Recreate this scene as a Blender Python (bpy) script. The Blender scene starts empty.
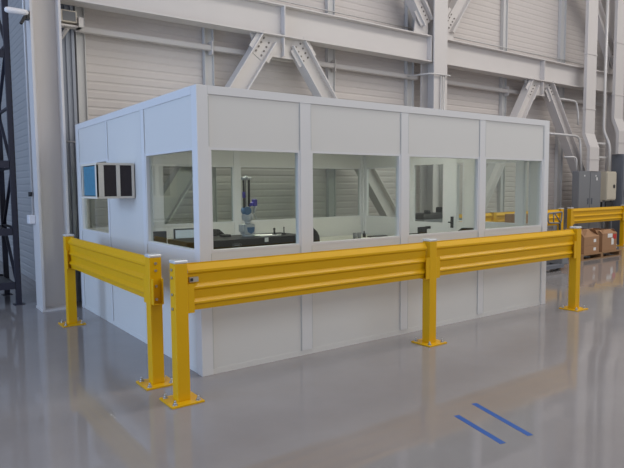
import bpy, bmesh, math, random
from mathutils import Vector, Matrix
random.seed(7)
SC = bpy.context.scene
COL = SC.collection
ORI = {}          # origin of the thing each object belongs to

# ------------------------------------------------------------------ materials
def srgb(r, g, b):
    f = lambda c: (c / 255 / 12.92) if c / 255 <= .04045 else ((c / 255 + .055) / 1.055) ** 2.4
    return (f(r), f(g), f(b), 1)

def mat(name, col, rough=.5, metal=0., spec=.5, noise=0., nscale=8., bump=0., bscale=60., coat=0., rvar=0.):
    m = bpy.data.materials.new(name); m.use_nodes = True
    nt = m.node_tree; N = nt.nodes; L = nt.links
    b = N['Principled BSDF']
    b.inputs['Base Color'].default_value = col
    b.inputs['Roughness'].default_value = rough
    b.inputs['Metallic'].default_value = metal
    b.inputs['Specular IOR Level'].default_value = spec
    b.inputs['Coat Weight'].default_value = coat
    tc = N.new('ShaderNodeTexCoord')
    if noise or rvar:
        n = N.new('ShaderNodeTexNoise'); n.inputs['Scale'].default_value = nscale
        n.inputs['Detail'].default_value = 5
        L.new(tc.outputs['Object'], n.inputs['Vector'])
        if noise:
            mx = N.new('ShaderNodeMix'); mx.data_type = 'RGBA'
            mx.inputs[6].default_value = [c * (1 - noise) for c in col[:3]] + [1]
            mx.inputs[7].default_value = [min(1, c * (1 + noise)) for c in col[:3]] + [1]
            L.new(n.outputs['Fac'], mx.inputs[0]); L.new(mx.outputs[2], b.inputs['Base Color'])
        if rvar:
            mr = N.new('ShaderNodeMapRange')
            mr.inputs['From Min'].default_value = .3; mr.inputs['From Max'].default_value = .7
            mr.inputs['To Min'].default_value = max(0, rough - rvar); mr.inputs['To Max'].default_value = rough + rvar
            L.new(n.outputs['Fac'], mr.inputs['Value']); L.new(mr.outputs['Result'], b.inputs['Roughness'])
    if bump:
        n2 = N.new('ShaderNodeTexNoise'); n2.inputs['Scale'].default_value = bscale
        L.new(tc.outputs['Object'], n2.inputs['Vector'])
        bp = N.new('ShaderNodeBump'); bp.inputs['Strength'].default_value = bump; bp.inputs['Distance'].default_value = .01
        L.new(n2.outputs['Fac'], bp.inputs['Height']); L.new(bp.outputs['Normal'], b.inputs['Normal'])
    return m

def glass_mat(name, tint, ior=1.5):
    m = bpy.data.materials.new(name); m.use_nodes = True
    nt = m.node_tree; N = nt.nodes; L = nt.links
    for n in list(N): N.remove(n)
    out = N.new('ShaderNodeOutputMaterial'); mix = N.new('ShaderNodeMixShader')
    tr = N.new('ShaderNodeBsdfTransparent'); gl = N.new('ShaderNodeBsdfGlossy')
    tr.inputs['Color'].default_value = tint; gl.inputs['Roughness'].default_value = .0
    # Schlick reflectance from the angle to the surface, the same for both faces of the sheet
    ge = N.new('ShaderNodeNewGeometry'); dt = N.new('ShaderNodeVectorMath'); dt.operation = 'DOT_PRODUCT'
    L.new(ge.outputs['Incoming'], dt.inputs[0]); L.new(ge.outputs['Normal'], dt.inputs[1])
    def mth(op, a, b=None):
        n = N.new('ShaderNodeMath'); n.operation = op
        for i, v in enumerate((a, b)):
            if v is None: continue
            if isinstance(v, (int, float)): n.inputs[i].default_value = v
            else: L.new(v, n.inputs[i])
        return n.outputs[0]
    c = mth('ABSOLUTE', dt.outputs['Value'])
    q = mth('POWER', mth('SUBTRACT', 1.0, c), 5.0)
    r0 = ((ior-1)/(ior+1))**2
    L.new(mth('ADD', mth('MULTIPLY', q, 1-r0), r0), mix.inputs[0]); L.new(tr.outputs[0], mix.inputs[1]); L.new(gl.outputs[0], mix.inputs[2])
    L.new(mix.outputs[0], out.inputs['Surface'])
    return m

def emit_mat(name, col, s):
    m = bpy.data.materials.new(name); m.use_nodes = True
    b = m.node_tree.nodes['Principled BSDF']
    b.inputs['Base Color'].default_value = col
    b.inputs['Emission Color'].default_value = col; b.inputs['Emission Strength'].default_value = s
    return m

M = {
 'yellow': mat('safety_yellow_paint', srgb(219, 168, 4), .40, spec=.3, noise=.04, nscale=5, coat=.08),
 'panel': mat('booth_panel_vinyl', srgb(211, 210, 207), .42, noise=.012, nscale=3),
 'frame': mat('booth_white_aluminium', srgb(214, 214, 215), .38),
 'seam': mat('booth_seam_rubber', srgb(192, 194, 192), .6),
 'inner': mat('booth_inner', srgb(222, 224, 212), .5),
 'glass': glass_mat('window_glass', (.93, .96, .94, 1), 1.4),
 'glassb': glass_mat('door_glass', (.88, .92, .92, 1), 1.5),
 'steel': mat('offwhite_painted_steel', srgb(204, 199, 196), .5, noise=.03, nscale=2.5),
 'siding': mat('offwhite_wall_sheeting', srgb(200, 193, 189), .5, noise=.03, nscale=1.2),
 'siding2': mat('greyblue_wall_sheeting', srgb(178, 180, 182), .5, noise=.04, nscale=1.2),
 'flash': mat('grey_flashing', srgb(200, 199, 198), .45),
 'trim': mat('bluish_flashing', srgb(150, 156, 168), .45),
 'bolt': mat('dark_bolt_steel', srgb(120, 116, 112), .5, metal=.5),
 'zinc': mat('zinc_bolts', srgb(190, 190, 190), .35, metal=.9),
 'cap': mat('pale_post_cap', srgb(226, 228, 230), .22, metal=.35),
 'black': mat('black_plastic', srgb(28, 28, 31), .45),
 'dark': mat('dark_blue_rack_steel', srgb(44, 44, 58), .5, noise=.1, nscale=6),
 'granite': mat('black_granite', srgb(16, 16, 18), .35, spec=.3, noise=.35, nscale=120),
 'tape': mat('blue_floor_tape', srgb(36, 86, 158), .55, noise=.08, nscale=30),
 'acbody': mat('beige_ac_housing', srgb(214, 206, 192), .5),
 'acdark': mat('dark_coil', srgb(42, 32, 34), .6, noise=.4, nscale=40),
 'acblue': mat('blue_coil_fins', srgb(72, 128, 152), .5, noise=.45, nscale=26),
 'card': mat('brown_cardboard', srgb(160, 122, 90), .8, noise=.06, nscale=10),
 'wood': mat('pallet_wood', srgb(142, 110, 78), .8, noise=.15, nscale=9),
 'white': mat('white_plastic', srgb(226, 224, 226), .4),
 'cab': mat('grey_cabinet', srgb(120, 122, 126), .5, noise=.03),
 'cabd': mat('dark_grey_cabinet', srgb(104, 108, 116), .5, noise=.03),
 'cabb': mat('beige_cabinet', srgb(196, 188, 170), .5),
 'screen': mat('pale_screen', srgb(196, 208, 222), .25),
 'screend': mat('dark_screen', srgb(62, 58, 54), .3),
 'rust': mat('dark_red_paint', srgb(92, 44, 40), .5),
 'red': mat('red_plastic', srgb(190, 40, 36), .5),
 'purple': mat('violet_plastic', srgb(70, 60, 170), .4),
 'armgrey': mat('arm_grey', srgb(186, 190, 194), .35, metal=.2),
 'armblue': mat('arm_blue', srgb(70, 110, 150), .35),
 'desk': mat('pale_desk_laminate', srgb(214, 212, 200), .4),
 'pipe': mat('conduit_grey', srgb(200, 198, 196), .4, metal=.15),
 'paper': mat('paper_sticker', srgb(226, 226, 224), .6),
 'sticker': mat('grey_sticker', srgb(168, 162, 148), .5),
 'lamp': emit_mat('booth_lamp', (1, .97, .86, 1), 22.0),
 'fabric': mat('black_chair_fabric', srgb(16, 16, 18), .8, bump=.2, bscale=200),
}

def floor_mat():
    m = bpy.data.materials.new('grey_epoxy_floor'); m.use_nodes = True
    nt = m.node_tree; N = nt.nodes; L = nt.links; b = N['Principled BSDF']
    tc = N.new('ShaderNodeTexCoord')
    n = N.new('ShaderNodeTexNoise'); n.inputs['Scale'].default_value = .55; n.inputs['Detail'].default_value = 6
    n.inputs['Roughness'].default_value = .6
    L.new(tc.outputs['Object'], n.inputs['Vector'])
    cr = N.new('ShaderNodeValToRGB')
    cr.color_ramp.elements[0].position = .3; cr.color_ramp.elements[0].color = srgb(134, 129, 128)
    cr.color_ramp.elements[1].position = .7; cr.color_ramp.elements[1].color = srgb(146, 143, 144)
    L.new(n.outputs['Fac'], cr.inputs['Fac']); L.new(cr.outputs['Color'], b.inputs['Base Color'])
    n2 = N.new('ShaderNodeTexNoise'); n2.inputs['Scale'].default_value = 1.3; n2.inputs['Detail'].default_value = 4
    L.new(tc.outputs['Object'], n2.inputs['Vector'])
    mr = N.new('ShaderNodeMapRange'); mr.inputs['From Min'].default_value = .35; mr.inputs['From Max'].default_value = .65
    mr.inputs['To Min'].default_value = .05; mr.inputs['To Max'].default_value = .10
    L.new(n2.outputs['Fac'], mr.inputs['Value']); L.new(mr.outputs['Result'], b.inputs['Roughness'])
    n3 = N.new('ShaderNodeTexNoise'); n3.inputs['Scale'].default_value = 2.2
    L.new(tc.outputs['Object'], n3.inputs['Vector'])
    bp = N.new('ShaderNodeBump'); bp.inputs['Strength'].default_value = .03; bp.inputs['Distance'].default_value = .02
    L.new(n3.outputs['Fac'], bp.inputs['Height']); L.new(bp.outputs['Normal'], b.inputs['Normal'])
    b.inputs['Specular IOR Level'].default_value = .5
    return m
M['floor'] = floor_mat()

# ------------------------------------------------------------------ mesh builder
class MB:
    def __init__(s): s.bm = bmesh.new()
    def box(s, x0, y0, z0, x1, y1, z1, bev=0):
        x0, x1 = min(x0, x1), max(x0, x1); y0, y1 = min(y0, y1), max(y0, y1); z0, z1 = min(z0, z1), max(z0, z1)
        v = [s.bm.verts.new(p) for p in ((x0,y0,z0),(x1,y0,z0),(x1,y1,z0),(x0,y1,z0),(x0,y0,z1),(x1,y0,z1),(x1,y1,z1),(x0,y1,z1))]
        fs = [s.bm.faces.new([v[i] for i in f]) for f in ((3,2,1,0),(4,5,6,7),(0,1,5,4),(1,2,6,5),(2,3,7,6),(3,0,4,7))]
        if bev:
            es = list({e for f in fs for e in f.edges})
            bmesh.ops.bevel(s.bm, geom=es, offset=bev, segments=2, affect='EDGES', profile=.5)
        return s
    def prism(s, prof, o, A, B, Lv, smooth=False):
        o, A, B, Lv = Vector(o), Vector(A), Vector(B), Vector(Lv)
        lo = [s.bm.verts.new(o + A * a + B * b) for a, b in prof]
        hi = [s.bm.verts.new(o + A * a + B * b + Lv) for a, b in prof]
        n = len(prof)
        for i in range(n):
            f = s.bm.faces.new((lo[i], lo[(i+1) % n], hi[(i+1) % n], hi[i])); f.smooth = smooth
        s.bm.faces.new(lo[::-1]); s.bm.faces.new(hi)
        return s
    def obox(s, p0, p1, w, h, up=(0,0,1)):
        p0, p1 = Vector(p0), Vector(p1); d = p1 - p0
        A = d.cross(Vector(up))
        if A.length < 1e-6: A = d.cross(Vector((1,0,0)))
        A.normalize(); B = A.cross(d).normalized()
        return s.prism([(-w/2,-h/2),(w/2,-h/2),(w/2,h/2),(-w/2,h/2)], p0, A, B, d)
    def isec(s, p0, p1, D, depth, width, tf=.02, tw=.014):
        p0, p1, D = Vector(p0), Vector(p1), Vector(D).normalized()
        W = (p1 - p0).cross(D).normalized()
        a, w, t = depth/2, width/2, tw/2
        pr = [(-a,-w),(-a+tf,-w),(-a+tf,-t),(a-tf,-t),(a-tf,-w),(a,-w),(a,w),(a-tf,w),(a-tf,t),(-a+tf,t),(-a+tf,w),(-a,w)]
        return s.prism(pr, p0, D, W, p1 - p0)
    def cyl(s, p0, p1, r, r2=None, n=14):
        p0, p1 = Vector(p0), Vector(p1); r2 = r if r2 is None else r2
        d = (p1 - p0).normalized(); A = d.orthogonal().normalized(); B = d.cross(A)
        lo, hi = [], []
        for i in range(n):
            c, q = math.cos(2*math.pi*i/n), math.sin(2*math.pi*i/n)
            lo.append(s.bm.verts.new(p0 + (A*c + B*q)*r)); hi.append(s.bm.verts.new(p1 + (A*c + B*q)*r2))
        for i in range(n):
            f = s.bm.faces.new((lo[i], lo[(i+1)%n], hi[(i+1)%n], hi[i])); f.smooth = True
        s.bm.faces.new(lo[::-1]); s.bm.faces.new(hi)
        return s
    def tube(s, pts, r, n=10):
        pts = [Vector(p) for p in pts]; rings = []
        A = None
        for i, p in enumerate(pts):
            d = (pts[min(i+1, len(pts)-1)] - pts[max(i-1, 0)]).normalized()
            A = d.orthogonal().normalized() if A is None else (A - d * A.dot(d)).normalized()
            B = d.cross(A)
            rings.append([s.bm.verts.new(p + (A*math.cos(2*math.pi*k/n) + B*math.sin(2*math.pi*k/n))*r) for k in range(n)])
        for a, b in zip(rings, rings[1:]):
            for k in range(n):
                f = s.bm.faces.new((a[k], a[(k+1)%n], b[(k+1)%n], b[k])); f.smooth = True
        s.bm.faces.new(rings[0][::-1]); s.bm.faces.new(rings[-1])
        return s
    def lathe(s, c, prof, n=20):
        c = Vector(c); rings = []
        for r, z in prof:
            rings.append([s.bm.verts.new(c + Vector((r*math.cos(2*math.pi*k/n), r*math.sin(2*math.pi*k/n), z))) for k in range(n)])
        for a, b in zip(rings, rings[1:]):
            for k in range(n):
                f = s.bm.faces.new((a[k], a[(k+1)%n], b[(k+1)%n], b[k])); f.smooth = True
        s.bm.faces.new(rings[0][::-1]); s.bm.faces.new(rings[-1])
        return s
    def ball(s, c, r, sx=1, sy=1, sz=1):
        g = bmesh.ops.create_uvsphere(s.bm, u_segments=16, v_segments=10, radius=r)
        for v in g['verts']:
            v.co = Vector((v.co.x*sx, v.co.y*sy, v.co.z*sz)) + Vector(c)
            for f in v.link_faces: f.smooth = True
        return s
    def build(s, name, m, parent=None, label=None):
        o0 = ORI.get(parent.name, Vector()) if parent else Vector()
        if o0.length:
            for v in s.bm.verts: v.co -= o0
        bmesh.ops.recalc_face_normals(s.bm, faces=s.bm.faces[:])
        me = bpy.data.meshes.new(name); s.bm.to_mesh(me); s.bm.free()
        me.materials.append(M[m] if isinstance(m, str) else m)
        o = bpy.data.objects.new(name, me); COL.objects.link(o)
        if parent: o.parent = parent; ORI[o.name] = o0.copy()
        if label: o['label'] = label
        return o

def thing(name, label, cat, loc=(0,0,0), group=None):
    o = bpy.data.objects.new(name, None); COL.objects.link(o)
    o.empty_display_size = .1
    o.location = loc; ORI[o.name] = Vector(loc)
    return tag(o, label, cat, group)
def tag(o, label, cat, group=None):
    o['label'] = label; o['category'] = cat; o['kind'] = 'thing'
    if group: o['group'] = group
    return o
def struct(o): o['kind'] = 'structure'; return o

def arc_path(pts, r=.1, n=5):
    """polyline with rounded corners"""
    P = [Vector(p) for p in pts]; out = [P[0]]
    for a, b, c in zip(P, P[1:], P[2:]):
        d0, d1 = (a-b), (c-b); q = min(r, d0.length*.49, d1.length*.49)
        s, e = b + d0.normalized()*q, b + d1.normalized()*q
        for i in range(n+1):
            t = i/n; out.append(s*(1-t)**2 + b*2*t*(1-t) + e*t*t)
    return out + [P[-1]]

# ------------------------------------------------------------------ setting: floor and hall walls
YW = 4.45
struct(MB().box(-9, -9, -.15, 24, 14.2, 0).build('floor', 'floor'))

def siding_prof(z0, z1, pitch=.125, dep=.007, back=.06):
    p = []; z = z0
    while z < z1 - 1e-4:
        p += [(0, z), (0, z + pitch*.62), (dep, z + pitch*.74), (dep, z + pitch*.88)]
        z += pitch
    p += [(0, z), (back, z), (back, z0)]
    return p
struct(MB().prism(siding_prof(0, 9), (-.05, YW, 0), (0,1,0), (0,0,1), (24.0, 0, 0)).build('wall_back', 'siding'))
struct(MB().prism(siding_prof(0, 9), (-.05, YW+.06, 0), (1,0,0), (0,0,1), (0, 9.6, 0)).build('wall_left', 'siding2'))
struct(MB().prism(siding_prof(0, 9), (-9, 14.05, 0), (0,1,0), (0,0,1), (9.0, 0, 0)).build('wall_far', 'siding2'))
# corner flashing strips beside the left column
fp = []
for i, (x, d) in enumerate(((-.05,0),(-.02,0),(-.015,.03),(.03,.03),(.035,0),(.07,0),(.075,.03),(.105,.03),(.11,0),(.15,0))): fp.append((x, d))
fp += [(.15,.14),(-.05,.14)]
struct(MB().prism(fp, (0, 4.30, 0), (1,0,0), (0,1,0), (0,0,9)).build('trim_1', 'trim'))
struct(MB().box(-.07, 4.46, 0, -.052, 4.75, 9).build('trim_2', 'flash'))

# ------------------------------------------------------------------ steel frame
COLX = (-.33, 7.30, 14.94)
def column(x, label, D=(1,0,0)):
    t = thing('steel_column', label, 'column', (x, 4.0, 0), 'steel columns along the wall')
    MB().isec((x,4.0,.025), (x,4.0,9), D, .38, .40, .03, .02).build('shaft', 'steel', t)
    MB().box(x-.20, 3.79, 0, x+.20, 4.21, .025).build('base_plate', 'steel', t)
    return t
c1 = column(COLX[0], 'broad off-white steel column left of the booth, with antenna and junction box')
c2 = column(COLX[1], 'off-white steel column rising behind the booth between two bays', (0,1,0))
c3 = column(COLX[2], 'off-white steel column behind the tall cabinet at the end of the wall')

def beam(x0, x1, label):
    xm = (x0 + x1)/2
    t = thing('steel_beam', label, 'beam', (xm, 4.0, 4.2), 'horizontal steel beams')
    MB().isec((x0,4.0,4.46), (x1,4.0,4.46), (0,0,1), .53, .26, .022, .016).build('girder', 'steel', t)
    MB().box(xm-.012, 3.87, 4.217, xm+.012, 3.99, 4.703).build('stiffener', 'steel', t)
    MB().box(x1-.03, 3.87, 4.217, x1-.008, 3.99, 4.703).build('end_plate', 'steel', t)
    MB().prism([(-.62,4.195),(.62,4.195),(.50,3.86),(-.50,3.86)], (xm,3.99,0), (1,0,0), (0,0,1), (0,.02,0)).build('gusset_plate', 'steel', t)
    MB().box(xm-.012, 3.90, 3.88, xm+.012, 3.99, 4.195).build('stiffener', 'steel', t)
    for sx, xx in ((1, x0), (-1, x1)):
        if xx == x0 and x0 < 0: continue
        MB().prism([(.01,4.725),(.42,4.725),(.36,5.12),(.01,5.35)], (xx,3.99,0), (sx,0,0), (0,0,1), (0,.02,0)).build('corner_gusset', 'steel', t)
    return t
beam(COLX[0]+.19, COLX[1]-.19, 'long off-white steel beam above the booth, left bay')
beam(COLX[1]+.19, COLX[2]-.19, 'long off-white steel beam passing behind the tall cable ducts')

def brace(p0, p1, label, bolts=True, at_end=True):
    p0, p1 = Vector(p0), Vector(p1); d = (p1-p0).normalized()
    W = Vector((0,1,0)); D = d.cross(W).normalized()
    t = thing('diagonal_brace', label, 'brace', tuple(p0), 'diagonal steel braces')
    MB().isec(p0, p1, D, .30, .22, .022, .016).build('member', 'steel', t)
    e = p1 if at_end else p0; q = -d if at_end else d
    pl = MB()
    pl.prism([(-.11,0),(.11,0),(.11,.42),(-.11,.42)], e + Vector((0,-.018,0)) - q*.02, D, q, (0,.01,0))
    plate = pl.build('splice_plate', 'steel', t)
    for i in range(4):
        for s in (-.06, .06):
            c = e + q*(.06 + .09*i) + D*s
            MB().cyl(c + Vector((0,-.034,0)), c + Vector((0,-.016,0)), .017, n=6).build('bolt', 'bolt', plate)
    for s in (-1, 1):     # small flange clips beside the gusset
        c = e + q*.25 + D*.175*s
        MB().obox(c - q*.2 + Vector((0,-.055,0)), c + q*.12 + Vector((0,-.055,0)), .02, .09, up=D).build('flange_clip', 'steel', t)
    return t
def chevron(k, l, r):
    xm = (COLX[k] + COLX[k+1])/2
    brace((COLX[k]+.80,4.0,.12), (xm-.28,4.0,4.16), l)
    brace((COLX[k+1]-.55,4.0,.12), (xm+.30,4.0,4.16), r)
chevron(0, 'left leg of the brace pair above the booth, running down to the broad left column',
        'right leg of the brace pair above the booth, seen again through its middle window')
chevron(1, 'left leg of the far brace pair, ending at the booth top right corner',
        'right leg of the far brace pair, running down behind the conduits to the grey cabinet')
def upper(x, sx, label):
    brace((x+sx*.30+.05,4.0,4.98), (x+sx*3.3,4.0,9.0), label, at_end=False)
upper(COLX[1], -1, 'upper diagonal brace rising leftward from the column behind the booth')
upper(COLX[1], 1, 'upper diagonal brace rising rightward from the column behind the booth')
upper(COLX[2], -1, 'upper diagonal brace at the far end, behind the tall cable ducts')

def girt(x0, x1, clips, label):
    t = thing('wall_girt', label, 'girt', (x0, 4.3, 3.92), 'horizontal wall girts')
    MB().box(x0, 4.25, 3.885, x1, 4.35, 3.975, .02).build('tube', 'steel', t)
    for x in clips:
        MB().box(x-.01, 4.23, 3.82, x+.01, 4.37, 4.04).build('clip', 'steel', t)
    return t
girt(.16, 7.10, (2.30, 4.86), 'pale square wall tube running above the booth, left of the middle column')
girt(7.52, 14.72, (10.2,), 'pale square wall tube running right of the middle column')
def wpost(x, label, w=.17):
    return tag(MB().isec((x,4.40,0), (x,4.40,9), (1,0,0), w, .09, .012, .01).build('wall_post', 'flash'), label, 'post', 'upright wall posts')
wpost(.255, 'pale upright wall post just right of the broad left column', .13)
wpost(2.30, 'upright wall post left of the brace pair above the booth')
wpost(4.86, 'upright wall post right of the brace pair above the booth')
wpost(6.98, 'grey upright wall post hugging the left side of the middle column', .2)
wpost(10.2, 'upright wall post right of the middle column, left of the far brace pair')
wpost(12.70, 'upright wall post left of the tall cable ducts, passing behind the beam', .24)

t = tag(MB().tube([(.2,4.345,4.94),(4.7,4.345,4.95),(7.05,4.345,4.95)], .012, 8).build('conduit', 'pipe'), 'thin conduit running just above the left bay beam', 'conduit', 'thin conduits')
tag(MB().tube([(7.56,4.345,4.96),(11,4.345,4.97),(14.6,4.345,4.98)], .012, 8).build('conduit', 'pipe'), 'thin conduit running just above the far beam', 'conduit', 'thin conduits')
t = thing('conduit', 'thin conduit bent round the face of the middle column with three drops', 'conduit', (7.1,3.78,3.9), 'thin conduits')
MB().tube(arc_path([(6.75,4.22,3.92),(6.95,3.76,3.93),(7.56,3.76,3.94),(7.62,4.2,3.94)], .06), .017, 8).build('crossing', 'pipe', t)
for i, x in enumerate((7.27, 7.33, 7.38)):
    MB().tube([(x,3.775,.9),(x,3.775,3.95)], .014, 8).build('drop', 'pipe', t)

# things on the left column
t = thing('antenna', 'white rod antenna on a dark bracket high on the left column', 'antenna', (-.53,3.85,3.85))
m = MB().lathe((0,0,0), [(.010,0),(.028,.01),(.038,.05),(.038,.24),(.03,.27),(.012,.28)], 16)
m.bm.transform(Matrix.Translation((-.535,3.80,3.915)) @ Matrix.Rotation(-math.pi/2, 4, 'Y'))
m.build('rod', 'white', t)
b = MB(); b.obox((-.535,3.84,3.945), (-.635,3.78,3.76), .03, .03); b.box(-.56,3.80,3.84,-.521,3.90,3.93)
b.build('bracket', 'black', t)
t = thing('junction_box', 'small white junction box on the side of the left column', 'junction box', (-.54,4.12,1.2))
MB().box(-.60,4.02,1.18,-.521,4.18,1.30,.008).build('box', 'white', t)
MB().tube([(-.54,4.08,1.30),(-.54,4.08,9)], .014, 8).build('conduit', 'pipe', t)
MB().cyl((-.56,4.08,1.55),(-.56,4.08,1.61), .026).build('coupling', 'black', t)
t = thing('wall_bracket_box', 'grey junction box with pale rim on the wall beside the left column', 'light', (.08,4.2,4.0))  # junction box with a beige cover rim, not a lamp
MB().box(-.07,4.10,3.955,.15,4.245,4.12,.008).build('housing', 'acbody', t)
MB().box(-.045,4.09,3.975,.125,4.10,4.10).build('lens', 'cab', t)  # plain grey face of the junction box
b = MB(); b.box(-.08,4.10,3.90,.20,4.245,3.925); b.obox((.04,4.18,3.90),(-.04,4.28,3.76),.04,.04); b.box(.155,4.05,3.90,.22,4.245,4.03)
b.build('bracket', 'steel', t)
tag(MB().tube([(-.10,3.95,2.30),(.0,3.9,2.29),(.02,3.848,2.27)], .012, 8).build('cable', 'pipe'), 'short pale cable from the left column to the booth back corner', 'cable')

# ------------------------------------------------------------------ booth
BL, BW, BH, TH = 5.2, 3.84, 2.52, .06
ZB, ZT = 1.105, 1.975
booth = thing('inspection_booth', 'white modular office booth with a band of windows behind yellow guard rails', 'booth', (0,0,0))
def front(u0,d0,z0,u1,d1,z1): return (u0,d0,z0,u1,d1,z1)
def backw(u0,d0,z0,u1,d1,z1): return (u0,BW-d0,z0,u1,BW-d1,z1)
def leftw(u0,d0,z0,u1,d1,z1): return (d0,u0,z0,d1,u1,z1)
def rightw(u0,d0,z0,u1,d1,z1): return (BL-d0,u0,z0,BL-d1,u1,z1)
def window_unit(mp, u0, u1, z0=ZB, z1=ZT, par=None, glass='glass', f=.022):
    m = MB()
    m.box(*mp(u0,.004,z0-f,u1,TH-.004,z0)); m.box(*mp(u0,.004,z1,u1,TH-.004,z1+f))
    m.box(*mp(u0,.004,z0,u0+f,TH-.004,z1)); m.box(*mp(u1-f,.004,z0,u1,TH-.004,z1))
    w = m.build('window_frame', 'frame', par or booth)
    MB().box(*mp(u0+f,.034,z0,u1-f,.038,z1)).build('pane', glass, w)
def wall(mp, secs, length):
    posts = []
    prev = .10
    for (u0, u1, kind) in secs:
        if u0 - prev > .004: posts.append((prev, u0))
        prev = u1
        if kind == 'win':
            window_unit(mp, u0, u1, f=.022 if u1-u0 > .3 else .012)
            MB().box(*mp(u0,.006,ZT+.022,u1,TH-.006,2.46)).build('upper_panel', 'panel', booth)
            MB().box(*mp(u0,.006,.05,u1,TH-.006,ZB-.022)).build('lower_panel', 'panel', booth)
        elif kind == 'solid':
            MB().box(*mp(u0,.006,.05,u1,TH-.006,2.46)).build('wall_panel', 'panel', booth)
        elif kind == 'door':
            MB().box(*mp(u0,.006,2.12,u1,TH-.006,2.46)).build('upper_panel', 'panel', booth)
            m = MB()
            m.box(*mp(u0,.012,.01,u1,TH-.012,1.05)); m.box(*mp(u0,.012,2.0,u1,TH-.012,2.12))
            m.box(*mp(u0,.012,1.05,u0+.27,TH-.012,2.0)); m.box(*mp(u1-.09,.012,1.05,u1,TH-.012,2.0))
            d = m.build('door', 'frame', booth)
            MB().box(*mp(u0+.27,.028,1.05,u1-.09,.032,2.0)).build('pane', 'glass', d)
            h = MB(); h.box(*mp(u0+.04,TH-.012,.98,u0+.09,TH+.005,1.16)); h.box(*mp(u0+.055,TH+.005,1.06,u0+.075,TH+.05,1.08)); h.box(*mp(u0+.055,TH+.04,1.06,u0+.10,TH+.055,1.08))
            h.box(*mp(u0+.04,-.008,.98,u0+.09,.012,1.16))
            h.build('handle', 'black', d)
    if length - .10 - prev > .004: posts.append((prev, length-.10))
    for a, b_ in posts:
        MB().box(*mp(a,-.002,.05,b_,TH+.002,2.45)).build('batten', 'frame', booth)
        for q in (a, b_):
            MB().box(*mp(q-.003,-.003,.05,q+.003,.0005,ZB-.03)).build('joint_seal', 'seam', booth)
            MB().box(*mp(q-.003,-.003,ZT+.03,q+.003,.0005,2.43)).build('joint_seal', 'seam', booth)
    MB().box(*mp(.10,-.006,2.447,length-.10,TH+.006,BH)).build('top_rail', 'frame', booth)
    MB().box(*mp(.10,.004,0,length-.10,TH-.004,.05)).build('base_rail', 'panel', booth)
FS = [(.107,1.062,'win'),(1.19,2.40,'win'),(2.512,3.735,'win'),(3.845,5.085,'win')]
wall(front, FS, BL)
wall(backw, FS, BL)
wall(leftw, [(.10,1.25,'win'),(1.34,2.46,'solid'),(2.52,3.70,'win')], BW)
wall(rightw, [(.10,.24,'solid'),(.245,.335,'win'),(.45,1.08,'win'),(1.16,1.40,'solid'),(1.41,1.54,'win'),(1.56,2.56,'door'),(2.66,3.70,'win')], BW)
for x, y in ((0,0),(BL-.1,0),(0,BW-.1),(BL-.1,BW-.1)):
    MB().box(x-(.006 if x==0 else 0), y-(.006 if y==0 else 0), 0, x+.1+(.006 if x else 0), y+.1+(.006 if y else 0), BH, .003).build('corner_post', 'frame', booth)
MB().box(.066,.066,2.46,BL-.066,BW-.066,2.515).build('roof_panel', 'inner', booth)

for (x, y, l) in ((1.5,1.9,'flat ceiling lamp above the black granite plate in the booth'), (3.8,1.9,'flat ceiling lamp above the door end inside the booth')):
    t = thing('ceiling_light', l, 'ceiling light', (x,y,2.46), 'booth ceiling lamps')
    MB().box(x-.62,y-.17,2.425,x+.62,y+.17,2.46).build('housing', 'white', t)
    MB().box(x-.59,y-.14,2.415,x+.59,y+.14,2.425).build('diffuser', 'lamp', t)

# air conditioner in the left wall
t = thing('air_conditioner', 'beige air conditioner with blue coil jutting from the booth left wall', 'air conditioner', (0,1.8,1.54))
m = MB(); x0,x1,y0,y1,z0,z1 = -.40,-.006,1.56,2.13,1.545,1.915
m.box(x0,y0,z0,x1,y1,z0+.022); m.box(x0,y0,z1-.022,x1,y1,z1)
m.box(x0+.001,y0,z0+.02,x0+.075,y0+.02,z1-.02); m.box(-.032,y0,z0+.02,x1,y0+.02,z1-.02); m.box(-.195,y0,z0+.02,-.157,y0+.02,z1-.02)
m.box(x0,y1-.02,z0+.02,x1,y1,z1-.02)
m.box(x0,y0,z0+.02,x0+.02,y0+.05,z1-.02); m.box(x0,y1-.05,z0+.02,x0+.02,y1,z1-.02)

body = m.build('housing', 'acbody', t)
m = MB(); m.box(-.330,y0+.010,z0+.020,-.190,y0+.034,z1-.024); m.build('side_grille', 'acdark', t)
m = MB(); m.box(-.160,y0+.010,z0+.020,-.028,y0+.034,z1-.024); m.build('side_grille', 'acdark', t)
m = MB(); m.box(-.384,y0+.05,z0+.03,-.36,y1-.05,z1-.03)
for i in range(14):
    zz = z0+.04+i*.021; m.box(-.389,y0+.052,zz,-.384,y1-.052,zz+.009)
m.build('condenser_coil', 'acblue', t)

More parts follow.
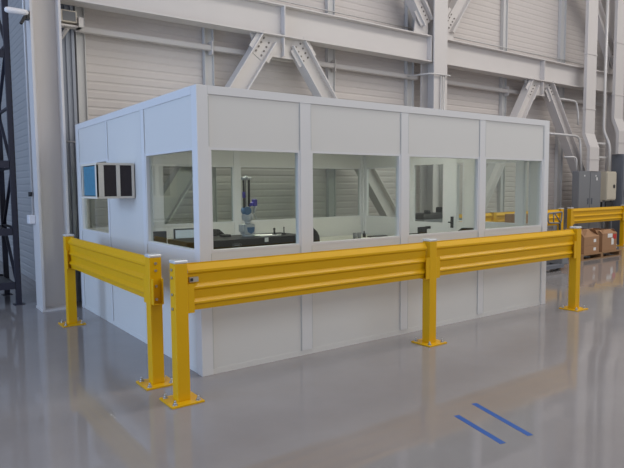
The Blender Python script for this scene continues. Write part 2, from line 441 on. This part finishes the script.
# ------------------------------------------------------------------ guard rails
PH = 1.092
def guard_post(t, x, y, sides):
    h = .052
    p = MB().box(x-h,y-h,.012,x+h,y+h,PH-.014,.006).build('post', 'yellow', t)
    MB().box(x-h-.003,y-h-.003,PH-.014,x+h+.003,y+h+.003,PH+.012,.008).build('post_cap', 'cap', p, 'pale metal cap')
    MB().box(x-.132,y-.132,0,x+.132,y+.132,.014,.002).build('base_plate', 'yellow', p)
    for sx in (-1,1):
        for sy in (-1,1):
            a = MB(); cx, cy = x+sx*.095, y+sy*.095
            a.cyl((cx,cy,.013),(cx,cy,.020),.021); a.cyl((cx,cy,.020),(cx,cy,.034),.014,n=6); a.cyl((cx,cy,.034),(cx,cy,.050),.008)
            a.build('anchor_bolt', 'zinc', p)
    for (dx, dy, kind) in sides:
        b = MB() if kind != 'holes' else None; D = Vector((dx,dy,0)); S = Vector((-dy,dx,0)); c = Vector((x,y,0)) + D*h
        if kind == 'rail':
            for s in (-1, 1): b.prism([(0,.690),(.052,.690),(.052,.915),(0,.915)], c + S*(.045*s) - S*.004, D, (0,0,1), S*.008)
            b.prism([(-.045,.690),(.045,.690),(.045,.698),(-.045,.698)], c, S, (0,0,1), D*.052)
        elif kind == 'open':
            for s in (-1, 1): b.prism([(0,.695),(.05,.695),(.05,.905),(0,.905)], c + S*(.04*s) - S*.004, D, (0,0,1), S*.008)
            b.prism([(-.04,.690),(.04,.690),(.04,.698),(-.04,.698)], c, S, (0,0,1), D*.05)
        if b: b.build('rail_bracket', 'yellow', p)
        zs = (.73, .84, .97, 1.03) if kind != 'rail' else (.75, .87)
        for zz in zs:
            q = c + Vector((0,0,zz)); MB().cyl(q, q + D*.010, .012, n=6).build('bolt', 'zinc', p)
def rail_prof():
    z1, h = 1.072, .372; F = lambda f: z1 - h*f
    o, i = .027, -.004
    pts = [(i,0),(i,.03),(o,.15),(o,.195),(i+.010,.245),(i+.004,.43),(o,.505),(o,.54),(i+.010,.585),(i+.004,.745),(o,.82),(o,.855),(i+.010,.90),(i+.004,1.0)]
    a = [(d, F(f)) for d, f in pts]
    return a + [(d-.006, z) for d, z in a[::-1]]
def guard_rail(label, posts, out, loose, group='yellow guard rails'):
    """posts: list of (x,y) along one axis; out: unit vector the ribs face; loose: extra empty brackets (post index, dx, dy)"""
    t = thing('guard_rail', label, 'guard rail', (posts[0][0], posts[0][1], 0), group)
    for i, (x, y) in enumerate(posts):
        sides = []
        for j in (i-1, i+1):
            if 0 <= j < len(posts):
                d = Vector((posts[j][0]-x, posts[j][1]-y, 0)).normalized(); sides.append((round(d.x), round(d.y), 'rail'))
        for k, dx, dy, kd in loose:
            if k == i: sides.append((dx, dy, kd))
        guard_post(t, x, y, sides)
    for (a, b) in zip(posts, posts[1:]):
        A, B = Vector((*a,0)), Vector((*b,0)); d = (B-A).normalized()
        p0, p1 = A + d*.066, B - d*.066
        r = MB().prism(rail_prof(), p0, out, (0,0,1), p1-p0).build('rail', 'yellow', t)
        if label.startswith('long front') and a == posts[0]:
            MB().box(p0.x+.012, p0.y-.0275, .925, p0.x+.085, p0.y-.004, .962).build('sticker', 'sticker', r)
            MB().box(p0.x+.016, p0.y-.0285, .931, p0.x+.040, p0.y-.0272, .955).build('printed_mark', 'black', r)
    return t
GX, GY = -.40, -.435
guard_rail('short yellow guard rail along the booth left wall, below the air conditioner', [(-.392,2.826),(-.392,.075)], (-1,0,0), [(1,0,-1,'open')])
guard_rail('long front yellow guard rail on three posts before the booth windows', [(-.387,GY),(2.393,GY),(5.178,GY)], (0,-1,0), [(0,-1,0,'holes')])
RY = 3.2
guard_rail('far yellow guard rail before the grey cabinets, beside the cardboard boxes', [(11.28,RY),(13.86,RY)], (0,-1,0), [])
guard_rail('far yellow guard rail seen through the booth end window', [(7.15,RY),(8.3,RY),(10.86,RY)], (0,-1,0), [])

# ------------------------------------------------------------------ floor tape
def tape(a, b, label):
    a, b = Vector((*a,0)), Vector((*b,0)); d = (b-a).normalized(); s = Vector((-d.y,d.x,0))
    return tag(MB().prism([(-.022,0),(.022,0),(.022,.0015),(-.022,.0015)], a, s, (0,0,1), b-a).build('floor_tape', 'tape'), label, 'tape', 'blue tape marks on the floor')
tape((1.073,-1.916),(.947,-2.402), 'shorter blue tape strip on the grey floor, nearer the camera')
tape((1.363,-1.841),(1.194,-2.436), 'longer blue tape strip on the grey floor, nearer the booth')

# ------------------------------------------------------------------ storage rack at left
t = thing('storage_rack', 'dark steel storage rack at the left edge beyond the column', 'rack', (-2,5,0))
for x in (-.68, -3.5):
    for y in (4.56, 5.55):
        m = MB(); w = .036
        m.prism([(-w,0),(w,0),(w,.07),(.02,.07),(.02,.06),(w-.01,.06),(w-.01,.01),(-w+.01,.01),(-w+.01,.06),(-.02,.06),(-.02,.07),(-w,.07)], (x,y,0), (1,0,0), (0,1,0), (0,0,5.4))
        m.box(x-.07,y-.03,0,x+.07,y+.11,.008)
        u = m.build('upright', 'dark', t)
        if x > -1 and y < 5:
            m = MB()
            for i in range(60): m.box(x+.018,y-.002,.3+i*.08,x+.036,y-.0005,.335+i*.08)
            m.build('slot_row', 'black', u)['kind'] = 'stuff'
    m = MB(); zs = [.25 + .85*i for i in range(7)]
    for i in range(6):
        ya, yb = (4.63, 5.57) if i % 2 == 0 else (5.57, 4.63)
        m.obox((x,ya,zs[i]),(x,yb,zs[i+1]),.03,.04,up=(1,0,0)); m.obox((x,4.63,zs[i]),(x,5.57,zs[i]),.03,.04,up=(1,0,0))
    m.build('frame_brace', 'dark', t)
for z in (.28, 1.05, 2.0, 3.52):
    m = MB(); m.box(-3.46,4.565,z-.05,-.725,4.61,z+.05); m.box(-3.46,5.575,z-.05,-.725,5.62,z+.05)
    m.build('shelf_beam', 'dark', t)
    m = MB().box(-3.45,4.612,z+.0,-.73,5.573,z+.022); m.build('shelf', 'cabd', t)
rk = random.Random(3)
for i, (z, x, w, h, l) in enumerate(((1.072,-1.15,.40,.55,'dark tote on the waist-high shelf of the left rack'), (2.022,-1.15,.4,.28,'dark tote on the high shelf of the left rack'), (.302,-1.2,.42,.30,'dark tote on the bottom shelf of the left rack'))):
    t2 = thing('storage_tote', l, 'tote', (x,5.0,z), 'dark totes on the rack')
    m = MB(); m.prism([(-w/2+.03,0),(w/2-.03,0),(w/2,h-.03),(-w/2,h-.03)], (x,4.72,z), (1,0,0), (0,0,1), (0,.6,0)); m.build('tub', 'cabd', t2)
    MB().box(x-w/2-.012,4.71,z+h-.03,x+w/2+.012,5.33,z+h,.004).build('lid', 'black', t2)

# ------------------------------------------------------------------ cabinets, ducts, conduits on the right
def cabinet(x0, x1, z0, z1, m_, label, doors, y0=3.5, y1=3.85, legs=False):
    t = thing('electrical_cabinet', label, 'cabinet', ((x0+x1)/2, (y0+y1)/2, 0), 'electrical cabinets along the wall')
    MB().box(x0,y0+.02,z0,x1,y1,z1,.006).build('body', m_, t)
    w = (x1-x0)/doors
    for i in range(doors):
        a, b_ = x0+i*w+.012, x0+(i+1)*w-.012
        d = MB().box(a,y0,z0+.03,b_,y0+.022,z1-.03,.004).build('door', m_, t)
        if doors == 2:
            hx = b_-.08 if i == 0 else a+.08
            MB().box(hx-.012,y0-.02,1.15,hx+.012,y0,1.30).build('handle', 'cabd', d)
            MB().box((a+b_)/2-.02,y0-.003,z1-.14,(a+b_)/2+.02,y0,z1-.10).build('badge', 'paper', d)
        elif legs:
            m = MB(); m.cyl((b_-.12,y0-.012,1.60),(b_-.12,y0,1.60),.05); m.build('switch', 'black', d)
        else:
            MB().box(a+.1,y0-.02,1.3,a+.14,y0,1.5).build('handle', 'black', d)
    if legs:
        for xx in (x0+.05, x1-.05):
            MB().box(xx-.025,y0+.08,0,xx+.025,y0+.13,z0).build('leg', 'cab', t)
        MB().box(x0+.05,y0+.05,z0-.28,x1-.05,y0+.2,z0-.04).build('junction_tray', 'black', t)
    return t
c = cabinet(12.15, 13.25, 0, 2.0, 'cab', 'wide grey two-door electrical cabinet below the first cable duct', 2, y1=3.68)
d2 = [o for o in c.children if o.name.startswith('door')][-1]
MB().box(13.0,3.494,1.76,13.05,3.5,1.84).build('notice', 'paper', d2)
cabinet(13.56, 14.06, 1.22, 2.0, 'cabb', 'beige electrical box with black switch between two grey cabinets', 1, legs=True)
cabinet(14.22, 15.2, 0, 2.48, 'cabd', 'tall dark grey electrical cabinet at the right edge', 1, y0=3.42, y1=3.74)
def duct(x0, x1, zb, label):
    t = thing('cable_duct', label, 'duct', ((x0+x1)/2, 3.6, zb), 'tall cable ducts')
    m = MB().prism([(3.50,zb),(3.58,zb),(3.58,zb+.58),(3.72,zb+.95),(3.72,9),(3.64,9),(3.64,zb+.98),(3.50,zb+.62)], (x0,0,0), (0,1,0), (0,0,1), (x1-x0,0,0))
    m.build('trough', 'steel', t)
    for z in (zb+.3, zb+1.6, zb+3.0): MB().box(x0-.012,3.488 if z < zb+.5 else 3.628,z,x1+.012,3.592 if z < zb+.5 else 3.732,z+.03).build('strap', 'steel', t)
duct(12.64, 13.10, 2.0, 'broad off-white cable duct stepping out onto the wide grey cabinet')
duct(14.10, 14.56, 2.48, 'broad off-white cable duct stepping out onto the tall dark cabinet')
tag(MB().tube(arc_path([(10.9,3.82,2.93),(12.50,3.70,2.90),(12.50,3.64,2.0)], .22), .03, 10).build('conduit', 'pipe'), 'bent conduit dropping onto the left of the wide grey cabinet', 'conduit', 'conduits above the cabinets')
tag(MB().tube(arc_path([(11.95,3.80,2.36),(12.26,3.64,2.36),(12.26,3.64,2.0)], .1), .025, 10).build('conduit', 'pipe'), 'short low conduit dropping onto the wide grey cabinet left edge', 'conduit', 'conduits above the cabinets')
tag(MB().tube(arc_path([(13.78,3.76,9),(13.78,3.76,3.1),(13.86,3.62,2.72),(13.86,3.62,2.0)], .15), .04, 10).build('conduit', 'pipe'), 'upright conduit stepping out onto the beige electrical box', 'conduit', 'conduits above the cabinets')
tag(MB().tube(arc_path([(11.95,4.2,3.86),(12.0,3.9,3.84),(12.45,3.80,3.80),(12.53,3.78,3.5),(12.53,3.78,3.2)], .1), .022, 8).build('conduit', 'pipe'), 'small curved conduit from the wall tube beside the first duct', 'conduit', 'conduits above the cabinets')
for z, l in ((2.76,'upper horizontal strut right of the first cable duct'), (2.39,'lower horizontal strut right of the first cable duct')):
    tag(MB().box(13.10,3.695,z-.025,14.02,3.705,z+.025).build('support_strut', 'pipe'), l, 'strut', 'struts between the ducts')

# ------------------------------------------------------------------ pallet, cartons, pallet truck
t = thing('pallet', 'wooden pallet carrying open cardboard boxes beyond the rail', 'pallet', (10.95,2.55,0))
PX0, PX1, PY0, PY1 = 9.95, 11.7, 2.15, 2.85
for i in range(5):
    y = PY0 + i*(PY1-PY0-.1)/4
    MB().box(PX0,y,.105,PX1,y+.1,.125).build('deck_board', 'wood', t)
for x in (PX0, (PX0+PX1)/2-.05, PX1-.1):
    MB().box(x,PY0,.02,x+.1,PY1,.105).build('stringer', 'wood', t)
for y in (PY0, PY1-.1):
    MB().box(PX0,y,0,PX1,y+.1,.02).build('bottom_board', 'wood', t)
def carton(x0, x1, y0, y1, z0, z1, label, flaps=0., taper=0., sticker=False, parts=True):
    t = thing('cardboard_box', label, 'box', ((x0+x1)/2,(y0+y1)/2,z0), 'brown cartons')
    MB().box(x0,y0,z0,x1,y1,z1,.004).build('carton', 'card', t)
    if flaps:
        xm, ym = (x0+x1)/2, (y0+y1)/2
        f = .008
        MB().prism([(y0,z1),(y0+taper,z1+flaps),(y0+taper+f,z1+flaps),(y0+f,z1)], (x0,0,0), (0,1,0), (0,0,1), (x1-x0,0,0)).build('flap', 'card', t)
        MB().prism([(y1,z1),(y1-taper,z1+flaps),(y1-taper-f,z1+flaps),(y1-f,z1)], (x0,0,0), (0,1,0), (0,0,1), (x1-x0,0,0)).build('flap', 'card', t)
        MB().prism([(x0,z1),(x0+taper,z1+flaps),(x0+taper+f,z1+flaps),(x0+f,z1)], (0,y0+.02,0), (1,0,0), (0,0,1), (0,y1-y0-.04,0)).build('flap', 'card', t)
        MB().prism([(x1,z1),(x1-taper,z1+flaps),(x1-taper-f,z1+flaps),(x1-f,z1)], (0,y0+.02,0), (1,0,0), (0,0,1), (0,y1-y0-.04,0)).build('flap', 'card', t)
    if parts:
        m = MB(); m.box(x0+(x1-x0)*.62,y0-.002,z0+(z1-z0)*.35,x0+(x1-x0)*.78,y0,z0+(z1-z0)*.72); m.build('label', 'paper', t)
    if sticker:
        MB().box(x0+(x1-x0)*.35,y0-.002,z1-.10,x0+(x1-x0)*.68,y0,z1-.01).build('shipping_label', 'paper', t)
        MB().box(x0+(x1-x0)*.74,y0-.002,z1-.14,x0+(x1-x0)*.96,y0,z1-.03).build('warning_label', 'red', t)
    return t
carton(10.15,10.78,2.2,2.75,.125,.305, 'lower cardboard box of the two-high stack on the pallet')
carton(10.15,10.78,2.2,2.75,.307,.50, 'open-flapped cardboard box on top of the two-high stack', .16, .16)
carton(10.92,11.56,2.2,2.75,.125,.54, 'tall cardboard box with white and red stickers on the pallet', .08, .10, True)
carton(8.35,8.75,2.55,2.95,0,1.05, 'tall brown carton standing behind the booth end', parts=False)

t = thing('pallet_truck', 'dark hand pallet truck, its loop handle showing past the booth corner', 'pallet truck', (8.5,1.8,0))
m = MB()
for yy in (1.62, 1.92): m.box(7.4,yy,.06,8.40,yy+.14,.12); 
m.build('fork', 'cabd', t)
MB().box(8.40,1.66,.10,8.62,2.02,.42,.02).build('pump_body', 'cab', t)
for yy in (1.78, 1.88): MB().cyl((8.50,yy,.09),(8.50,yy+.06,.09),.09,n=18).build('steer_wheel', 'black', t)
for yy in (1.69, 1.99): MB().cyl((7.5,yy-.04,.04),(7.5,yy+.04,.04),.04,n=14).build('load_wheel', 'black', t)
MB().cyl((8.60,1.84,.40),(8.58,1.84,.92),.022).build('shaft', 'black', t)
H = MB(); H.tube(arc_path([(8.58,1.84,.90),(8.18,1.84,.92),(8.16,1.84,1.10),(8.66,1.84,1.12),(8.62,1.84,.93),(8.58,1.84,.90)], .05), .016, 8)
H.tube([(8.36,1.84,.91),(8.36,1.84,1.10)], .012, 8); H.tube([(8.40,1.84,1.09),(8.60,1.84,.92)], .012, 8)
H.build('handle', 'cab', t)
# bench with dark machine seen through the door window
t = thing('work_cart', 'dark equipment cart seen through the booth door window', 'cart', (6.2,3.1,0))
for x in (5.8,6.75):
    for y in (2.85,3.3): MB().box(x-.02,y-.02,.0,x+.02,y+.02,.98).build('leg', 'cabd', t)
MB().box(5.74,2.78,.98,6.81,3.36,1.03).build('top_tray', 'cab', t)
m = MB(); m.box(5.85,2.9,1.03,6.45,3.25,1.14,.02); m.cyl((6.0,2.95,1.14),(6.0,2.95,1.2),.06); m.box(6.5,2.95,1.03,6.72,3.2,1.24,.02)
m.build('equipment', 'black', t)

# ------------------------------------------------------------------ inside the booth
t = thing('granite_plate', 'black granite surface plate on a stand behind the first front window', 'surface plate', (1.2,1.65,0))
GX0, GX1, GY0, GY1, GZ = .42, 1.96, 1.2, 1.75, 1.068
s = MB().box(GX0,GY0,.93,GX1,GY1,GZ,.006).build('slab', 'granite', t)
ring = [(math.cos(a)*.058, math.sin(a)*.022) for a in [2*math.pi*i/24 for i in range(24)]]
m = MB()
for i in range(24):
    a, b_ = ring[i], ring[(i+1)%24]
    m.obox((1.02+a[0],GY0-.002,1.0+a[1]),(1.02+b_[0],GY0-.002,1.0+b_[1]),.003,.003,up=(0,1,0))
m.box(.985,GY0-.003,0.994,1.055,GY0-.0005,1.006)
m.build('emblem', 'cab', s)
MB().box(1.385,GY0-.003,1.015,1.435,GY0-.0005,1.065).build('label', 'paper', s)
for x in (GX0+.12, GX1-.12):
    for y in (GY0+.1, GY1-.1): MB().box(x-.035,y-.035,0,x+.035,y+.035,.9).build('leg', 'cabd', t)
m = MB(); m.box(GX0+.06,GY0+.05,.9,GX1-.06,GY1-.05,.93); m.build('stand_frame', 'cabd', t)

AX, AY = 1.29, 1.42
t = thing('measuring_arm', 'grey and blue jointed measuring arm standing on the black granite plate', 'measuring arm', (AX,AY,GZ))
m = MB(); m.cyl((AX,AY,GZ),(AX,AY,GZ+.03),.075); m.box(AX-.075,AY-.06,GZ+.03,AX+.07,AY+.06,GZ+.15,.012); m.box(AX-.10,AY-.05,GZ+.06,AX-.075,AY+.05,GZ+.15,.008)
base = m.build('base', 'armgrey', t)
MB().prism([(-.04,.02),(.0,-.005),(.04,.02),(.05,.075),(-.05,.075)], (AX+.005,AY-.061,GZ+.04), (1,0,0), (0,0,1), (0,-.006,0)).build('blue_shield', 'armblue', base)
m = MB(); m.cyl((AX,AY,GZ+.15),(AX,AY,GZ+.18),.035); m.ball((AX-.005,AY,GZ+.215),.05); m.cyl((AX-.06,AY,GZ+.235),(AX+.05,AY,GZ+.235),.042)
m.build('shoulder_joint', 'armgrey', t)
m = MB(); m.ball((AX-.02,AY,GZ+.30),.052); m.cyl((AX-.02,AY-.05,GZ+.31),(AX-.02,AY+.05,GZ+.31),.045); m.build('elbow_joint', 'armblue', t)
m = MB(); m.cyl((AX-.045,AY,GZ+.33),(AX-.05,AY,GZ+.69),.011); m.build('lower_tube', 'black', t)
m = MB(); m.cyl((AX+.02,AY,GZ+.36),(AX+.025,AY,GZ+.69),.014); m.build('upper_tube', 'black', t)
m = MB(); m.cyl((AX-.012,AY+.02,GZ+.33),(AX-.012,AY+.02,GZ+.68),.007); m.build('balance_rod', 'cab', t)
m = MB(); m.cyl((AX-.075,AY,GZ+.685),(AX+.05,AY,GZ+.685),.018); m.ball((AX-.012,AY,GZ+.695),.024); m.build('top_joint', 'armgrey', t)
m = MB(); m.cyl((AX-.046,AY,GZ+.46),(AX-.047,AY,GZ+.53),.018); m.build('sleeve', 'purple', t)
m = MB(); m.cyl((AX+.02,AY,GZ+.37),(AX+.10,AY,GZ+.40),.02); m.box(AX+.07,AY-.03,GZ+.36,AX+.12,AY+.03,GZ+.44,.008); m.build('wrist', 'purple', t)
m = MB(); m.cyl((AX+.10,AY,GZ+.36),(AX+.085,AY,GZ+.28),.022,.012); m.cyl((AX+.085,AY,GZ+.28),(AX+.115,AY,GZ+.22),.006); m.ball((AX+.115,AY,GZ+.215),.012); m.build('probe', 'armgrey', t)

for i, (x, y, w, h, l) in enumerate(((1.66,1.42,.012,.075,'short dark gauge pin near the right end of the granite plate'), (1.80,1.42,.007,.085,'thin dark gauge pin at the right end of the granite plate'))):
    m = MB(); m.cyl((x,y,GZ),(x,y,GZ+.018),.03); m.cyl((x,y,GZ+.018),(x,y,GZ+h),w); m.ball((x,y,GZ+h),w*1.3)
    tag(m.build('gauge', 'black'), l, 'gauge', 'small gauges on the granite plate')
tag(MB().box(1.42,1.33,GZ,1.70,1.55,GZ+.006).build('paper_sheet', 'paper'), 'pale sheet lying on the granite plate', 'paper')
tag(MB().box(1.02,1.52,GZ,1.12,1.62,GZ+.03,.005).build('gauge_block', 'black'), 'dark block on the granite plate left of the measuring arm', 'block')

def desk(x0,x1,y0,y1,z,label):
    t = thing('desk', label, 'desk', ((x0+x1)/2,(y0+y1)/2,0), 'pale desks in the booth')
    MB().box(x0,y0,z-.03,x1,y1,z,.004).build('desktop', 'desk', t)
    for x in (x0+.05,x1-.05):
        for y in (y0+.05,y1-.05): MB().box(x-.025,y-.025,0,x+.025,y+.025,z-.03).build('leg', 'cab', t)
desk(.2,2.2,2.95,3.68,.76,'pale desk with two screens in the booth back left corner')
desk(3.0,5.05,2.85,3.68,.76,'pale desk with cups in the booth back right corner')
def monitor(x, y, w, h, zc, rot, scr, label, cat='monitor'):
    t = thing('monitor', label, cat, (x,y,.76), 'screens on the desk')
    c, s = math.cos(rot), math.sin(rot); R = Matrix.Rotation(rot, 4, 'Z')
    def part(m, n, mt, par):
        o = m.build(n, mt, par)
        o.data.transform(R)
        return o
    O = Vector((x,y,.76))
    a = MB(); a.box(x-w/2,y-.02,zc-h/2,x+w/2,y+.02,zc+h/2,.006); case = part(a,'case','black',t)
    a = MB(); a.box(x-w/2+.018,y-.023,zc-h/2+.022,x+w/2-.018,y-.0205,zc+h/2-.018); part(a,'screen',scr,case)
    a = MB(); a.box(x-.025,y+.02,.765,x+.025,y+.045,zc); part(a,'stand','black',t)
    a = MB(); a.box(x-.11,y-.07,.76,x+.11,y+.09,.772,.003); part(a,'foot','black',t)
monitor(.84,3.15,.27,.20,.955,-.1,'screend','small dark-screened monitor on the desk, seen through the left window')
monitor(1.30,3.15,.40,.27,.94,-.15,'screen','pale-screened monitor seen through the left window near the booth corner')
t = tag(MB().box(.74,2.98,.76,.85,3.04,.90,.01).build('carton_pack', 'red'), 'small red pack standing before the dark monitor', 'pack')

def chair(x, y, rot, top, label):
    t = thing('office_chair', label, 'chair', (x,y,0), 'black office chairs')
    R = Matrix.Rotation(rot, 4, 'Z')
    def part(m, n, mt, par):
        o = m.build(n, mt, par); o.data.transform(R); return o
    # backrest: curved rounded panel facing -Y locally at +y
    m = MB(); seg = 10; w, z0 = .23, .62
    verts = []
    for side in (0, .05):
        for j in range(7):
            v = j/6; hw = w*(1-.55*max(0,(v-.6)/.4)**2.2)*(1-.2*max(0,(.25-v)/.25))
            for i in range(seg+1):
                u = i/seg*2-1
                verts.append(m.bm.verts.new((x+u*hw, y+.24+side-.06*u*u*-1*-1 + .03*v, z0+v*(top-z0))))
    n = seg+1; k = 7*n
    for j in range(6):
        for i in range(seg):
            a = j*n+i
            for q in ((a,a+1,a+1+n,a+n),(k+a,k+a+n,k+a+1+n,k+a+1)):
                f = m.bm.faces.new([verts[z] for z in q]); f.smooth = True
    for i in range(seg):
        m.bm.faces.new([verts[z] for z in (i,k+i,k+i+1,i+1)]); b_ = 6*n+i
        m.bm.faces.new([verts[z] for z in (b_,b_+1,k+b_+1,k+b_)])
    for j in range(6):
        a = j*n; m.bm.faces.new([verts[z] for z in (a,a+n,k+a+n,k+a)]); a = j*n+seg
        m.bm.faces.new([verts[z] for z in (a,k+a,k+a+n,a+n)])
    part(m,'backrest','fabric',t)
    m = MB(); m.box(x-.24,y-.24,.44,x+.24,y+.22,.51,.025); part(m,'seat','fabric',t)
    m = MB(); m.obox((x,y+.18,.43),(x,y+.29,.70),.05,.02,up=(0,1,0)); m.obox((x,y,.425),(x,y+.2,.425),.05,.02); part(m,'back_support','black',t)
    m = MB(); m.cyl((x,y,.12),(x,y,.44),.03); part(m,'gas_lift','black',t)
    m = MB()
    for i in range(5):
        a = 2*math.pi*i/5; m.obox((x,y,.115),(x+.28*math.cos(a),y+.28*math.sin(a),.075),.04,.03)
    sb = part(m,'star_base','black',t)
    for i in range(5):
        a = 2*math.pi*i/5; c = Vector((x+.27*math.cos(a),y+.27*math.sin(a),.03)); d = Vector((-math.sin(a),math.cos(a),0))*.02
        m = MB(); m.cyl(c-d,c+d,.03); part(m,'caster','black',sb)
chair(1.42,2.40,.0,1.08,'black office chair behind the granite plate, left of the measuring arm')
chair(3.02,2.35,.15,1.03,'black round-backed office chair behind the second front window')
chair(4.60,1.00,-1.4,1.02,'black office chair beside the booth door, only its back top showing')

for x, y, l in ((4.30,3.02,'left one of two dark cups on the back right desk'), (4.43,3.06,'right one of two dark cups on the back right desk')):
    m = MB(); m.lathe((x,y,.76), [(.026,0),(.032,.003),(.037,.10),(.034,.10),(.029,.008),(.001,.006)], 18)
    tag(m.build('cup', 'cab'), l, 'cup', 'cups on the desk')
m = MB(); m.lathe((4.62,3.15,.76), [(.025,0),(.03,.01),(.028,.06),(.012,.08),(.012,.11),(.0,.112)], 14)
tag(m.build('ink_bottle', 'black'), 'small black bottle right of the cups on the desk', 'bottle')
t = thing('keyboard', 'dark keyboard lying on the back right desk', 'keyboard', (4.85,3.05,.76))
MB().box(4.66,2.97,.76,5.02,3.12,.78,.004).build('case', 'black', t)
MB().box(4.68,2.985,.78,5.00,3.105,.787).build('keys', 'cabd', t)

t = thing('floor_stand', 'thin black stand with bent top arm behind the third front window', 'stand', (3.72,.98,0))
MB().cyl((3.72,.98,.015),(3.72,.98,1.02),.014).build('pole', 'black', t)
MB().cyl((3.72,.98,0),(3.72,.98,.015),.16,n=24).build('foot', 'black', t)
m = MB(); m.box(3.70,.965,1.0,3.86,.995,1.09,.004); m.box(3.845,.96,1.06,3.93,1.0,1.095,.004); m.box(3.52,.97,1.0,3.72,.99,1.012)
m.build('arm', 'black', t)

# ------------------------------------------------------------------ light
w = bpy.data.worlds.new('hall_light'); SC.world = w; w.use_nodes = True
nt = w.node_tree; N = nt.nodes; L = nt.links
bg = N['Background']
tc = N.new('ShaderNodeTexCoord'); sp = N.new('ShaderNodeSeparateXYZ'); L.new(tc.outputs['Generated'], sp.inputs[0])
mr = N.new('ShaderNodeMapRange'); mr.inputs['From Min'].default_value = -1.0; mr.inputs['From Max'].default_value = -.1
L.new(sp.outputs['X'], mr.inputs['Value'])
mx = N.new('ShaderNodeMix'); mx.data_type = 'RGBA'
mx.inputs[6].default_value = (.50, .66, 1.0, 1); mx.inputs[7].default_value = (.90, .87, .85, 1)
L.new(mr.outputs['Result'], mx.inputs[0]); L.new(mx.outputs[2], bg.inputs['Color'])
bg.inputs['Strength'].default_value = .52

def area(name, loc, target, sx, sy, power, col):
    l = bpy.data.lights.new(name, 'AREA'); l.shape = 'RECTANGLE'; l.size = sx; l.size_y = sy; l.energy = power; l.color = col
    o = bpy.data.objects.new(name, l); COL.objects.link(o); o.location = loc
    o.rotation_euler = (Vector(target)-Vector(loc)).to_track_quat('-Z','Y').to_euler()
    return o
for x in (6, 14):
    area('hall_ceiling_lamp', (x, -2.0, 10), (x, -1.5, 0), 7, 3, 340, (1, .95, .89))
area('added_front_fill', (5, -8.8, 6.4), (4.5, 0, 1.2), 14, 3.6, 260, (.97, .98, 1))  # added fill behind the camera to lighten upright faces, not a known window
area('loading_door_daylight', (-8.5, 1.0, 2.8), (0, 1.5, 1.2), 6, 4.5, 470, (.48, .67, 1))

# ------------------------------------------------------------------ camera
F, CX, CY, CZ, YAW, PITCH, ROLL = 588.072, -2.1834, -4.6383, 1.65, .6293, .08, -.0079
cy, sy, cp, sp_ = math.cos(YAW), math.sin(YAW), math.cos(PITCH), math.sin(PITCH)
f = Vector((sy*cp, cy*cp, -sp_)); r = Vector((cy, -sy, 0)); u = r.cross(f)
cr, sr = math.cos(ROLL), math.sin(ROLL)
r2, u2 = r*cr + u*sr, u*cr - r*sr
cam = bpy.data.cameras.new('camera'); co = bpy.data.objects.new('camera', cam); COL.objects.link(co)
cam.sensor_width = 36; cam.sensor_fit = 'HORIZONTAL'; cam.lens = F/624*36
cam.clip_end = 200
co.matrix_world = Matrix(((r2.x,u2.x,-f.x,CX),(r2.y,u2.y,-f.y,CY),(r2.z,u2.z,-f.z,CZ),(0,0,0,1)))
SC.camera = co
SC.view_settings.view_transform = 'Standard'; SC.view_settings.look = 'None'
SC.view_settings.exposure = 0.0; SC.view_settings.gamma = 1
try: SC.view_settings.use_curve_mapping = False
except Exception: pass
SC.cycles.max_bounces = 10; SC.cycles.transparent_max_bounces = 16
